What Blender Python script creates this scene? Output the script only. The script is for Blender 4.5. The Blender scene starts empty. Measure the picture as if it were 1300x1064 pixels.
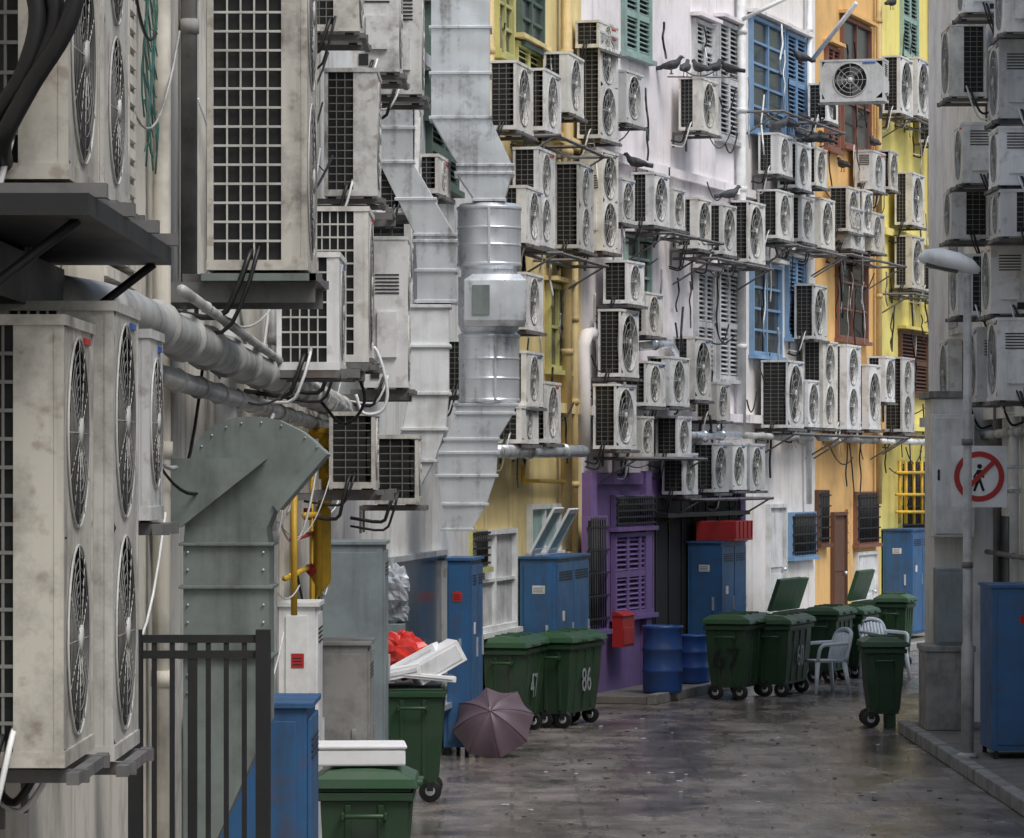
import bpy, math, random
import mathutils
from mathutils import Vector, Matrix
sc=bpy.context.scene
R=random.Random(11)
F=5000.0; CH=2.9; HY=600.0; CX=650.0
def X(px,d): return (px-CX)/F*d
def Z(py,d): return CH+(HY-py)/F*d
# ------------------------------------------------------------ materials
MATS={}
def mat(name,col,rough=.6,metal=0,grime=.35,streak=.3,gcol=(.05,.045,.04),scale=2.5,bump=0,rnd=None,rust=0,spec=.5,lo=.42):
    if name in MATS: return MATS[name]
    m=bpy.data.materials.new(name); m.use_nodes=True; MATS[name]=m
    nt=m.node_tree; N=nt.nodes; L=nt.links
    b=N['Principled BSDF']; b.inputs['Roughness'].default_value=rough; b.inputs['Metallic'].default_value=metal
    b.inputs['Specular IOR Level'].default_value=spec
    tc=N.new('ShaderNodeTexCoord'); oi=N.new('ShaderNodeObjectInfo')
    mul=N.new('ShaderNodeMath'); mul.operation='MULTIPLY'; mul.inputs[1].default_value=37
    L.new(oi.outputs['Random'],mul.inputs[0])
    va=N.new('ShaderNodeVectorMath'); va.operation='ADD'
    L.new(tc.outputs['Object'],va.inputs[0]); L.new(mul.outputs[0],va.inputs[1])
    n1=N.new('ShaderNodeTexNoise'); n1.inputs['Scale'].default_value=scale; n1.inputs['Detail'].default_value=5; n1.inputs['Roughness'].default_value=.68
    L.new(va.outputs[0],n1.inputs['Vector'])
    r1=N.new('ShaderNodeMapRange'); r1.inputs[1].default_value=lo; r1.inputs[2].default_value=.72; r1.inputs[3].default_value=0; r1.inputs[4].default_value=grime
    L.new(n1.outputs['Fac'],r1.inputs[0])
    mx=r1
    if streak:
        mp=N.new('ShaderNodeMapping'); mp.inputs['Scale'].default_value=(4,4,.4); L.new(va.outputs[0],mp.inputs['Vector'])
        n2=N.new('ShaderNodeTexNoise'); n2.inputs['Scale'].default_value=1.1; n2.inputs['Detail'].default_value=4; n2.inputs['Roughness'].default_value=.7; L.new(mp.outputs[0],n2.inputs['Vector'])
        r2=N.new('ShaderNodeMapRange'); r2.inputs[1].default_value=.52; r2.inputs[2].default_value=.78; r2.inputs[3].default_value=0; r2.inputs[4].default_value=streak
        L.new(n2.outputs['Fac'],r2.inputs[0])
        mx=N.new('ShaderNodeMath'); mx.operation='ADD'; mx.use_clamp=True; L.new(r1.outputs[0],mx.inputs[0]); L.new(r2.outputs[0],mx.inputs[1])
    mix=N.new('ShaderNodeMix'); mix.data_type='RGBA'
    mix.inputs['A'].default_value=(*col,1); mix.inputs['B'].default_value=(*gcol,1)
    if rnd:
        cr=N.new('ShaderNodeValToRGB')
        els=cr.color_ramp.elements
        els[0].color=(*rnd[0],1); els[1].color=(*rnd[-1],1)
        for i,c in enumerate(rnd[1:-1]):
            e=els.new((i+1)/(len(rnd)-1)); e.color=(*c,1)
        L.new(oi.outputs['Random'],cr.inputs[0]); L.new(cr.outputs[0],mix.inputs['A'])
    L.new(mx.outputs[0],mix.inputs['Factor'])
    out=mix.outputs['Result']
    if rust:
        n3=N.new('ShaderNodeTexNoise'); n3.inputs['Scale'].default_value=scale*3; n3.inputs['Detail'].default_value=4; L.new(va.outputs[0],n3.inputs['Vector'])
        r3=N.new('ShaderNodeMapRange'); r3.inputs[1].default_value=.58; r3.inputs[2].default_value=.68; r3.inputs[4].default_value=rust; L.new(n3.outputs['Fac'],r3.inputs[0])
        m2=N.new('ShaderNodeMix'); m2.data_type='RGBA'; L.new(r3.outputs[0],m2.inputs['Factor']); L.new(out,m2.inputs['A']); m2.inputs['B'].default_value=(.13,.06,.03,1); out=m2.outputs['Result']
    L.new(out,b.inputs['Base Color'])
    rr=N.new('ShaderNodeMapRange'); rr.inputs[3].default_value=max(.05,rough-.15); rr.inputs[4].default_value=min(1,rough+.25); L.new(n1.outputs['Fac'],rr.inputs[0]); L.new(rr.outputs[0],b.inputs['Roughness'])
    if bump:
        bp=N.new('ShaderNodeBump'); bp.inputs['Strength'].default_value=bump; bp.inputs['Distance'].default_value=.02
        L.new(n1.outputs['Fac'],bp.inputs['Height']); L.new(bp.outputs[0],b.inputs['Normal'])
    return m
casing=mat('ac_casing',(.6,.58,.5),.40,0,.42,.35,gcol=(.14,.125,.10),rnd=[(.86,.87,.86),(.78,.76,.70),(.84,.86,.88),(.62,.59,.52),(.88,.88,.88),(.55,.56,.56),(.80,.80,.77)],rust=.28,lo=.46)
casing_n=mat('ac_casing_grimy_shaded',(.5,.47,.4),.36,0,.6,.6,gcol=(.075,.068,.06),rnd=[(.62,.62,.59),(.56,.54,.48),(.66,.67,.67),(.50,.48,.42)],rust=.4,scale=4.5,bump=.06,lo=.46)  # near casings: grime and rust, plus shade painted in as darker base tones
coil=mat('coil_dark',(.010,.011,.012),.6,0,.3,0)
gridm=mat('guard_wire',(.20,.20,.19),.5,0,.5,0)
gridw=mat('guard_wire_light',(.55,.55,.52),.5,0,.5,0)
blade=mat('fan_blade',(.13,.14,.145),.4,streak=0)
steel=mat('bracket_steel',(.20,.20,.20),.6,.3,.5,.4,rust=.5)
darksteel=mat('dark_steel',(.012,.013,.015),.5,.1,.3,0)
blk=mat('black_rubber',(.010,.010,.012),.40,0,.1,0)
galvg=mat('weathered_duct_steel',(.235,.275,.26),.42,.3,.55,.6,gcol=(.07,.08,.075),scale=3,bump=.05)
pvc=mat('grey_pipe',(.48,.49,.48),.38,0,.7,.5,gcol=(.08,.075,.07))
yel=mat('yellow_paint_pipe',(.74,.46,.03),.4,0,.4,.3)
ylight=mat('yellow_downpipe',(.62,.47,.22),.5,0,.4,.5)
redp=mat('red_paint',(.46,.025,.025),.4,0,.3,.2)
whitep=mat('white_paint',(.80,.82,.83),.42,0,.45,.45,gcol=(.22,.21,.19))
greyp=mat('grey_cabinet_paint',(.24,.29,.31),.45,0,.4,.5)
bluep=mat('blue_cabinet_paint',(.035,.13,.30),.42,0,.5,.6,gcol=(.04,.055,.08),rust=.25)
bluebar=mat('blue_plastic',(.015,.07,.27),.35,0,.4,.4,gcol=(.06,.07,.1))
binm=mat('green_bin_plastic',(.018,.062,.024),.42,0,.6,.5,gcol=(.045,.055,.045))
binl=mat('green_bin_lid_plastic',(.025,.09,.036),.34,0,.5,.3,gcol=(.07,.09,.07))
glass=mat('window_glass',(.05,.06,.065),.1,0,.3,0)
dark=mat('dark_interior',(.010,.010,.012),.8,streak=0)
wood=mat('brown_wood',(.13,.06,.035),.6)
bluew=mat('blue_window_paint',(.20,.35,.55),.5,0,.4,.4,gcol=(.12,.15,.2))
greenw=mat('green_window_paint',(.33,.47,.43),.5,0,.4,.4)
dgreen=mat('dark_green_shutter_paint',(.09,.14,.12),.6,0,.4,.4)
redw=mat('red_window_paint',(.25,.11,.08),.5)
yelw=mat('yellow_window_paint',(.58,.56,.22),.5)
shut=mat('grey_shutter_paint',(.60,.61,.62),.6,0,.5,.6)
foam=mat('styrofoam',(.87,.88,.90),.7,0,.2,0,gcol=(.4,.38,.35))
bag=mat('red_plastic_bag',(.62,.03,.02),.25,0,.1,0)
greyb=mat('clear_plastic_bag',(.35,.38,.42),.2,0,.3,0)
conc=mat('concrete',(.31,.31,.30),.8,0,.65,.6,scale=3)
kerbm=mat('kerb_concrete',(.18,.17,.16),.6,0,.6,.0)
umb=mat('umbrella_fabric',(.15,.105,.13),.42,0,.35,0,gcol=(.06,.04,.05))
chairm=mat('white_chair_plastic',(.74,.80,.86),.3,0,.2,0)
birdm=mat('pigeon_feathers',(.03,.032,.04),.6,rnd=[(.015,.016,.02),(.07,.075,.085),(.03,.03,.035)],streak=0)
lab_b=mat('blue_label',(.03,.1,.4),.4,streak=0); lab_r=mat('red_label',(.55,.03,.02),.4,streak=0)
def wallmat(n,c,g=.35,st=.4,gc=(.16,.14,.12)): return mat(n,c,.8,0,g,st,gcol=gc,scale=1.1,bump=.35,lo=.45)
W_near=wallmat('cream_stained_render',(.68,.65,.57),.8,.8,(.09,.08,.07))
W_mid=wallmat('pale_grey_render',(.70,.71,.70),.55,.5)
W_yel=wallmat('yellow_render',(.80,.65,.31),.42,.6,(.32,.25,.14))
W_wht=wallmat('pinkish_white_render',(.86,.82,.84),.42,.55,(.34,.31,.31))
W_blu=wallmat('off_white_render',(.85,.82,.80),.42,.55,(.32,.30,.28))
W_org=wallmat('orange_render',(.82,.51,.20),.42,.55,(.34,.22,.11))
W_byl=wallmat('bright_yellow_render',(.87,.76,.24),.38,.5,(.42,.36,.15))
W_pur=wallmat('purple_paint',(.20,.125,.33),.5,.5,(.09,.07,.12))
W_rgt=wallmat('grey_white_render',(.80,.80,.79),.45,.5,(.2,.19,.175))
def galv_mat():
    m=bpy.data.materials.new('galvanised_steel'); m.use_nodes=True; nt=m.node_tree;N=nt.nodes;L=nt.links;b=N['Principled BSDF']
    tc=N.new('ShaderNodeTexCoord')
    v=N.new('ShaderNodeTexVoronoi'); v.inputs['Scale'].default_value=30; L.new(tc.outputs['Object'],v.inputs['Vector'])
    sp=N.new('ShaderNodeSeparateColor'); L.new(v.outputs['Color'],sp.inputs[0])
    n=N.new('ShaderNodeTexNoise'); n.inputs['Scale'].default_value=1.6; n.inputs['Detail'].default_value=5; n.inputs['Roughness'].default_value=.6; L.new(tc.outputs['Object'],n.inputs['Vector'])
    mp=N.new('ShaderNodeMapping'); mp.inputs['Scale'].default_value=(9,9,.5); L.new(tc.outputs['Object'],mp.inputs['Vector'])
    n2=N.new('ShaderNodeTexNoise'); n2.inputs['Scale'].default_value=1.2; n2.inputs['Detail'].default_value=4; L.new(mp.outputs[0],n2.inputs['Vector'])
    a=N.new('ShaderNodeMath'); a.operation='MULTIPLY_ADD'; L.new(sp.outputs[0],a.inputs[0]); a.inputs[1].default_value=.07; L.new(n.outputs['Fac'],a.inputs[2])
    a2=N.new('ShaderNodeMath'); a2.operation='MULTIPLY_ADD'; L.new(n2.outputs['Fac'],a2.inputs[0]); a2.inputs[1].default_value=.6; L.new(a.outputs[0],a2.inputs[2])
    c=N.new('ShaderNodeValToRGB'); E=c.color_ramp.elements; E[0].position=.5;E[0].color=(.82,.85,.88,1);E[1].position=1.0;E[1].color=(.34,.34,.34,1); x=E.new(.85); x.color=(.68,.71,.74,1)
    L.new(a2.outputs[0],c.inputs[0]); L.new(c.outputs[0],b.inputs['Base Color'])
    b.inputs['Metallic'].default_value=.6
    r=N.new('ShaderNodeMapRange'); r.inputs[3].default_value=.2; r.inputs[4].default_value=.42; L.new(a.outputs[0],r.inputs[0]); L.new(r.outputs[0],b.inputs['Roughness'])
    n3=N.new('ShaderNodeTexNoise'); n3.inputs['Scale'].default_value=2.2; n3.inputs['Detail'].default_value=1; L.new(tc.outputs['Object'],n3.inputs['Vector'])
    bp=N.new('ShaderNodeBump'); bp.inputs['Strength'].default_value=.5; bp.inputs['Distance'].default_value=.06; L.new(n3.outputs['Fac'],bp.inputs['Height']); L.new(bp.outputs[0],b.inputs['Normal'])
    return m
galv=galv_mat()
# ------------------------------------------------------------ mesh builder
class MB:
    def __init__(s): s.v=[];s.f=[];s.m=[];s.sm=[];s.mats=[]
    def mi(s,m):
        if m not in s.mats: s.mats.append(m)
        return s.mats.index(m)
    def add(s,vs,fs,m,smooth=False,M=None):
        o=len(s.v); k=s.mi(m)
        for p in vs:
            p=Vector(p)
            if M is not None: p=M@p
            s.v.append(tuple(p))
        for f in fs:
            s.f.append(tuple(o+i for i in f)); s.m.append(k); s.sm.append(smooth)
    def box(s,a,b,m,M=None):
        x0,y0,z0=a;x1,y1,z1=b
        s.add([(x0,y0,z0),(x1,y0,z0),(x1,y1,z0),(x0,y1,z0),(x0,y0,z1),(x1,y0,z1),(x1,y1,z1),(x0,y1,z1)],
              [(0,3,2,1),(4,5,6,7),(0,1,5,4),(1,2,6,5),(2,3,7,6),(3,0,4,7)],m,False,M)
    def tube(s,pts,r,m,n=6,closed=False,smooth=True,cap=True,M=None,flat=1.0):
        pts=[Vector(p) for p in pts]; K=len(pts)
        rs=r if isinstance(r,(list,tuple)) else [r]*K
        vs=[];up=None
        for i,p in enumerate(pts):
            if closed: t=pts[(i+1)%K]-pts[i-1]
            else: t=pts[min(i+1,K-1)]-pts[max(i-1,0)]
            t.normalize()
            if up is None:
                a=Vector((0,0,1)) if abs(t.z)<.9 else Vector((0,1,0))
            else: a=up
            sd=t.cross(a)
            if sd.length<1e-4: sd=t.cross(Vector((1,0,0)))
            sd.normalize(); up=sd.cross(t).normalized()
            for k in range(n):
                an=2*math.pi*k/n
                vs.append(p+rs[i]*(math.cos(an)*sd*flat+math.sin(an)*up))
        fs=[]
        for i in range(K if closed else K-1):
            j=(i+1)%K
            for k in range(n):
                l=(k+1)%n; fs.append((i*n+k,i*n+l,j*n+l,j*n+k))
        if cap and not closed:
            fs.append(tuple(range(n))[::-1]); fs.append(tuple((K-1)*n+k for k in range(n)))
        s.add(vs,fs,m,smooth,M)
    def lathe(s,prof,m,c=(0,0,0),n=24,M=None,smooth=True):
        vs=[];fs=[]
        for r,z in prof:
            for k in range(n):
                a=2*math.pi*k/n; vs.append((c[0]+r*math.cos(a),c[1]+r*math.sin(a),c[2]+z))
        for i in range(len(prof)-1):
            for k in range(n):
                l=(k+1)%n; fs.append((i*n+k,i*n+l,(i+1)*n+l,(i+1)*n+k))
        fs.append(tuple(range(n))[::-1]); fs.append(tuple((len(prof)-1)*n+k for k in range(n)))
        s.add(vs,fs,m,smooth,M)
    def loft(s,secs,m,smooth=False,M=None):
        vs=[];fs=[]
        for x0,x1,y0,y1,z in secs: vs+=[(x0,y0,z),(x1,y0,z),(x1,y1,z),(x0,y1,z)]
        for i in range(len(secs)-1):
            for k in range(4):
                l=(k+1)%4; fs.append((i*4+k,i*4+l,i*4+4+l,i*4+4+k))
        fs.append((3,2,1,0)); e=(len(secs)-1)*4; fs.append((e,e+1,e+2,e+3))
        s.add(vs,fs,m,smooth,M)
    def prism(s,poly,y0,y1,m,M=None):
        n=len(poly); vs=[(x,y0,z) for x,z in poly]+[(x,y1,z) for x,z in poly]
        fs=[tuple(range(n)),tuple(range(2*n-1,n-1,-1))]+[(k,(k+1)%n,n+(k+1)%n,n+k) for k in range(n)]
        s.add(vs,fs,m,False,M)
    def obj(s,name,loc=(0,0,0),rz=0,parent=None,bevel=0):
        me=bpy.data.meshes.new(name); me.from_pydata(s.v,[],s.f)
        for m in s.mats: me.materials.append(m)
        me.polygons.foreach_set('material_index',s.m); me.polygons.foreach_set('use_smooth',s.sm); me.update()
        o=bpy.data.objects.new(name,me); o.location=loc; o.rotation_euler=(0,0,rz)
        sc.collection.objects.link(o)
        if parent: o.parent=parent
        if bevel:
            b=o.modifiers.new('bevel','BEVEL'); b.width=bevel; b.segments=2; b.limit_method='ANGLE'
        return o
def smoothpath(pts,k=6):
    P=[Vector(p) for p in pts]; P=[P[0]*2-P[1]]+P+[P[-1]*2-P[-2]]; out=[]
    for i in range(1,len(P)-2):
        for j in range(k):
            t=j/k; a,b,c,d=P[i-1],P[i],P[i+1],P[i+2]
            out.append(.5*((2*b)+(c-a)*t+(2*a-5*b+4*c-d)*t*t+(3*b-a-3*c+d)*t**3))
    out.append(P[-2]); return out
def empty(name):
    e=bpy.data.objects.new(name,None); sc.collection.objects.link(e); return e
# ------------------------------------------------------------ street plan (metres)
PL=[(-1.6,4),(-1.6,33),(-.43,43),(.87,49.5),(3.31,57.1),(4.74,61.6),(6.16,66.0),(9.5,76.4)]
def wall_uv(i):
    a=Vector((*PL[i],0)); b=Vector((*PL[i+1],0)); u=(b-a).normalized(); n=Vector((u.y,-u.x,0)); return a,b,u,n
def wall_for(px):
    for i in range(len(PL)-1):
        x,y=PL[i+1]
        if px < CX+F*x/y: return i
    return len(PL)-2
def on_wall(px,off=0,i=None):
    """plan point where a sight bearing meets the facade line i, `off` metres in front of it"""
    if i is None: i=wall_for(px)
    a,b,u,n=wall_uv(i); p=a+n*off; k=(px-CX)/F
    t=(k*p.y-p.x)/(u.x-k*u.y)
    return p+u*t
def wp(px,py,off=.1,i=None):
    p=on_wall(px,off,i); return Vector((p.x,p.y,Z(py,p.y)))
names=['cream_shophouse','grey_shophouse','yellow_shophouse','white_shophouse','blue_window_shophouse','orange_shophouse','bright_yellow_shophouse']
wm=[W_near,W_mid,W_yel,W_wht,W_blu,W_org,W_byl]
hts=[10.6,11.0,12.2,12.7,12.4,12.8,12.6]
B=[]
for i in range(7):
    a,b,u,n=wall_uv(i); e=empty(names[i]); B.append(e)
    L=(b-a).length; mb=MB(); h=hts[i]
    mb.box((-7,0,-.3),(0,L,h),wm[i])
    rz=math.atan2(n.y,n.x)
    mb.obj('walls',a,rz,e)
    t=MB(); t.box((.002,.02,h-.5),(.25,L-.02,h-.3),wm[i]); t.box((.002,.02,6.9),(.10,L-.02,7.02),wm[i])
    if i>1: t.box((.002,.02,3.62),(.14,L-.02,3.74),wm[i])
    t.box((-7.2,.01,h),(.35,L-.01,h+.12),conc)
    t.obj('cornice_and_roof_edge',a,rz,e)
e=empty('grey_corner_shophouse'); mb=MB(); mb.box((5.5,4,-.3),(12,52,9.2),W_rgt); mb.obj('walls',parent=e)
t=MB(); t.box((5.4,4.02,9.2),(12.1,52.1,9.33),conc); t.box((5.38,4.02,3.5),(5.498,52,3.62),W_rgt)
for k in range(9):
    y=8+k*5
    for z in (1.0,4.6):
        t.box((5.44,y,z),(5.498,y+1.1,z+1.5),shut); t.box((5.43,y+.08,z+.08),(5.438,y+1.02,z+1.42),glass)
t.obj('roof_edge_and_windows',parent=e)
# ------------------------------------------------------------ ground
def ground_mat():
    m=bpy.data.materials.new('wet_asphalt'); m.use_nodes=True; nt=m.node_tree;N=nt.nodes;L=nt.links;b=N['Principled BSDF']
    tc=N.new('ShaderNodeTexCoord')
    def noise(s,d,mp=None):
        n=N.new('ShaderNodeTexNoise'); n.inputs['Scale'].default_value=s; n.inputs['Detail'].default_value=d; n.inputs['Roughness'].default_value=.65
        if mp:
            q=N.new('ShaderNodeMapping'); q.inputs['Scale'].default_value=mp; L.new(tc.outputs['Object'],q.inputs['Vector']); L.new(q.outputs[0],n.inputs['Vector'])
        else: L.new(tc.outputs['Object'],n.inputs['Vector'])
        return n
    a=noise(1.6,8,(1,.6,1)); c=N.new('ShaderNodeValToRGB'); L.new(a.outputs['Fac'],c.inputs[0])
    E=c.color_ramp.elements; E[0].position=.35;E[0].color=(.095,.085,.078,1);E[1].position=.68;E[1].color=(.40,.365,.34,1); x=E.new(.5); x.color=(.24,.212,.196,1)
    g=noise(38,3); mx=N.new('ShaderNodeMix'); mx.data_type='RGBA'; mx.blend_type='MULTIPLY'; mx.inputs['Factor'].default_value=.7
    gr=N.new('ShaderNodeMapRange'); gr.inputs[1].default_value=.3; gr.inputs[2].default_value=.7; gr.inputs[3].default_value=.4; gr.inputs[4].default_value=1.4; L.new(g.outputs['Fac'],gr.inputs[0])
    L.new(c.outputs[0],mx.inputs['A']); L.new(gr.outputs[0],mx.inputs['B'])
    br=N.new('ShaderNodeTexBrick'); br.inputs['Scale'].default_value=.42; br.inputs['Mortar Size'].default_value=.008; br.inputs['Color1'].default_value=(1,1,1,1); br.inputs['Color2'].default_value=(.8,.8,.8,1); br.inputs['Mortar'].default_value=(.25,.25,.25,1)
    L.new(tc.outputs['Object'],br.inputs['Vector'])
    m3=N.new('ShaderNodeMix'); m3.data_type='RGBA'; m3.blend_type='MULTIPLY'; m3.inputs['Factor'].default_value=.6
    L.new(mx.outputs['Result'],m3.inputs['A']); L.new(br.outputs['Color'],m3.inputs['B']); L.new(m3.outputs['Result'],b.inputs['Base Color'])
    w=noise(.9,6,(1,.4,1)); wr=N.new('ShaderNodeMapRange'); wr.inputs[1].default_value=.44; wr.inputs[2].default_value=.62; wr.inputs[3].default_value=.08; wr.inputs[4].default_value=.55
    L.new(w.outputs['Fac'],wr.inputs[0]); L.new(wr.outputs[0],b.inputs['Roughness'])
    bp=N.new('ShaderNodeBump'); bp.inputs['Strength'].default_value=.22; bp.inputs['Distance'].default_value=.02
    L.new(g.outputs['Fac'],bp.inputs['Height']); L.new(bp.outputs[0],b.inputs['Normal'])
    return m
gm=ground_mat()
mb=MB(); mb.add([(-300,-300,0),(300,-300,0),(300,600,0),(-300,600,0)],[(0,1,2,3)],gm); mb.obj('ground')
for i in (3,4,5,6):
    a,b,u,n=wall_uv(i); L=(b-a).length; mb=MB()
    mb.box((.0,0,.002),(.85,L-.004,.10),kerbm); mb.box((.855,0,.001),(.98,L-.004,.125),conc)
    mb.obj('pavement',a,math.atan2(n.y,n.x),bevel=.01)
mb=MB(); mb.box((4.44,6,.001),(5.498,43.9,.12),kerbm); mb.box((4.30,6,.0015),(4.435,43.95,.14),conc); mb.obj('pavement',bevel=.015)
mb=MB()
for k in range(330):
    y=R.uniform(31,64); x=R.uniform(-.2,4.2)+max(0,(y-50)*.3); s=R.uniform(.008,.032)
    M=Matrix.Translation((x,y,.006))@Matrix.Rotation(R.uniform(0,6),4,'Z')
    mb.box((-s,-s*.5,0),(s,s*.5,.006),R.choice([foam,conc,wood,dark,kerbm,dark]),M)
mb.obj('litter')
# ------------------------------------------------------------ air conditioners
def ac_mesh(D,W,H,fans=1,near='lo',frac=.85,gap=.1,fine=False,grid=None,bracket=True,plain=False,cs=None):
    mb=MB(); cs=cs or casing; grid=grid or (gridw if fine else gridm)
    mb.box((.03,.03,.03),(D-.07,W-.03,H-.03),coil)
    mb.box((-.004,-.006,H-.03),(D+.006,W+.006,H),cs)
    mb.box((-.002,-.003,0),(D+.004,W+.003,.045),cs)
    p=.028
    for (x,y) in ((0,0),(0,W-p),(D-p,0),(D-p,W-p)): mb.box((x,y,.045),(x+p,y+p,H-.03),cs)
    for end in ('lo','hi'):
        def slab(x0,x1,z0,z1,d0,d1,m):
            if end=='lo': mb.box((x0,d0,z0),(x1,d1,z1),m)
            else: mb.box((x0,W-d1,z0),(x1,W-d0,z1),m)
        if end==near and not plain:
            xf=D*frac
            if xf<D-p-.005: slab(xf,D-p,.045,H-.03,.002,.03,cs)
            xa=p; xb=min(xf,D-p)
            nc=5 if fine else 3; w=.008 if fine else .006
            nr=max(5,int(H/(.085 if fine else .06)))
            for k in range(1,nc):
                x=xa+(xb-xa)*k/nc; slab(x-w/2,x+w/2,.045,H-.03,.006,.014,grid)
            for k in range(1,nr):
                z=.045+(H-.075)*k/nr; slab(xa,xb,z-w/2*(1.3 if fine else 1),z+w/2*(1.3 if fine else 1),.004,.012,grid)
        else:
            slab(p,D-p,.045,H-.03,.002,.03,cs)
            slab(D*.3,D*.75,H*.2,H*.5,-.03,.002,cs)
            if plain:
                for k in range(6): slab(D*.25,D*.8,H*.62+k*.03,H*.62+k*.03+.012,-.004,.002,coil)
                slab(D*.15,D*.35,H*.06,H*.16,-.012,.002,coil)
    mb.box((.002,p,.045),(.02,W-p,H-.03),cs)
    Hc=(H-.075)/fans; N=28 if fine else 20
    for f in range(fans):
        zc=.045+Hc*(f+.5); yc=W*.47 if W>Hc*1.15 else W*.5
        r=min(Hc*.45,W*.43)
        vs=[];fs=[]
        for k in range(N):
            a=2*math.pi*k/N; c,s_=math.cos(a),math.sin(a)
            hy0,hy1=yc-.004,W-yc-.004
            ty=(hy1 if c>0 else hy0)/abs(c) if abs(c)>1e-6 else 1e9
            tz=(Hc/2)/abs(s_) if abs(s_)>1e-6 else 1e9
            q=min(ty,tz)
            vs+=[(D-.003,yc+c*q,zc+s_*q),(D-.003,yc+c*r,zc+s_*r),(D-.065,yc+c*r,zc+s_*r)]
        for k in range(N):
            l=(k+1)%N; fs+=[(3*k,3*l,3*l+1,3*k+1)]
        mb.add(vs,fs,cs)
        mb.add(vs,[(3*k+1,3*((k+1)%N)+1,3*((k+1)%N)+2,3*k+2) for k in range(N)],coil if fine else cs)
        mb.add([(D-.06,yc+r*math.cos(2*math.pi*k/N),zc+r*math.sin(2*math.pi*k/N)) for k in range(N)],[tuple(range(N))],coil)
        a0=R.uniform(0,2)
        for k in range(3):
            a=a0+k*2.094; pts=[]
            for (da,rr,xx) in ((0,.2,-.05),(-.15,.93,-.055),(.35,.97,-.035),(.75,.8,-.02),(.6,.22,-.03)):
                pts.append((D+xx,yc+r*rr*math.cos(a+da),zc+r*rr*math.sin(a+da)))
            mb.add(pts,[(0,1,2,3,4)],blade)
        mb.tube([(D-.06,yc,zc),(D-.012,yc,zc)],r*.22,blade,12)
        nring=7 if fine else 4; wr=.0018 if fine else .0038
        gw=gridm if fine else gridw
        for q in range(nring):
            rr=r*(.25+.77*q/(nring-1))
            last=q==nring-1
            mb.tube([(D+.006-(.0 if not last else .004),yc+rr*math.cos(2*math.pi*k/N),zc+rr*math.sin(2*math.pi*k/N)) for k in range(N)],wr*2.4 if last else wr,gridw if last else gw,3 if not fine else 4,closed=True)
        nrad=12 if fine else 8
        for k in range(nrad):
            a=2*math.pi*k/nrad
            mb.tube([(D+.008,yc+r*.1*math.cos(a),zc+r*.1*math.sin(a)),(D+.004,yc+r*1.03*math.cos(a),zc+r*1.03*math.sin(a))],wr,gridw,3)
        mb.tube([(D+.003,yc,zc),(D+.014,yc,zc)],r*.16,gridw,12)
    lm=R.choice([lab_b,lab_b,lab_r,gridm])
    mb.box((D-.003,W*.66,H-.068),(D+.004,W*.86,H-.048),lm)
    if bracket:
        g=min(gap,.12)
        for y in (W*.14,W*.86):
            mb.box((-g+.002,y-.02,-.05),(D+.06,y+.02,-.012),steel)
            mb.box((.02,y-.03,-.012),(.08,y+.03,0),blk); mb.box((D-.1,y-.03,-.012),(D-.04,y+.03,0),blk)
            mb.box((-g+.002,y-.022,-.22),(-g+.02,y+.022,-.052),steel)
        mb.box((D+.01,-.02,-.048),(D+.045,W+.02,-.014),steel)
    ys=.06 if near=='lo' else W-.06
    sg=-1 if near=='lo' else 1; g=min(gap,.2)
    for k,(rr,mm) in enumerate(((.014,blk),(.010,whitep if R.random()<.5 else blk))):
        o=k*.035; dz=R.uniform(.06,.25)
        mb.tube(smoothpath([(D*.45+o,ys,.10+o),(D*.42+o,ys+sg*.09,.06),(D*.3+o,ys+sg*.12,-.03-dz*.4),(.05+o*.5,ys+sg*.11,-.06-dz),(-g+.02,ys+sg*.08,-.03-dz)],3),rr,mm,5)
    return mb
def ac_at(p,rz,D,W,H,**k):
    return ac_mesh(D,W,H,**k).obj('air_conditioner_unit',p,rz)
def clamp(v,a,b): return max(a,min(b,v))
def ac(x0,xm,x1,y0,y1,fans=1,i=None,gap=.12,**kw):
    if i is None: i=wall_for(x0+6)
    a,b,u,n=wall_uv(i)
    p=on_wall(x0,gap,i); s=F/p.y
    D=clamp((xm-x0)/s/max(.3,n.x),.30,.46)
    c=on_wall(xm,gap+D,i); q=on_wall(x1,gap+D,i)
    W=clamp((q-c).dot(u),.55,1.0)
    s=F/c.y; H=(y1-y0)/s
    o=c-n*D
    kw.setdefault('frac',R.choice([.62,.8,.9,.95])); kw.setdefault('plain',R.random()<.1)
    ac_at((o.x,o.y,Z(y1,c.y)),math.atan2(n.y,n.x),D,W,H,fans=fans,gap=gap,**kw)
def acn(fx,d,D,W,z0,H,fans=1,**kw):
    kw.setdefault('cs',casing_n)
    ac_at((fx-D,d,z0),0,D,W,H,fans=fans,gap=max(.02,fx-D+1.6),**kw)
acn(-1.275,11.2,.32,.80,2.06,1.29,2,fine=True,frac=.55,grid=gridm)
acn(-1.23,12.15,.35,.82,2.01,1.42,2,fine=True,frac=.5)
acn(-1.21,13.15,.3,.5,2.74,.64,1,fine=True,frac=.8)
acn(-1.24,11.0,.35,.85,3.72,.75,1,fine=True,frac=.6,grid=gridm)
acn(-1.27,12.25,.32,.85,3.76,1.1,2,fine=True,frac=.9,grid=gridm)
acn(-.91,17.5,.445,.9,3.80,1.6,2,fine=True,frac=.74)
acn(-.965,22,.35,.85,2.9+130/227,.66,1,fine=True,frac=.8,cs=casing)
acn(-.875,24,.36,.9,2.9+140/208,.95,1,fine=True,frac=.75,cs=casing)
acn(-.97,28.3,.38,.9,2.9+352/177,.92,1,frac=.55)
acn(-1.05,27,.35,.9,2.9+560/185,.9,1,frac=.5)
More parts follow.
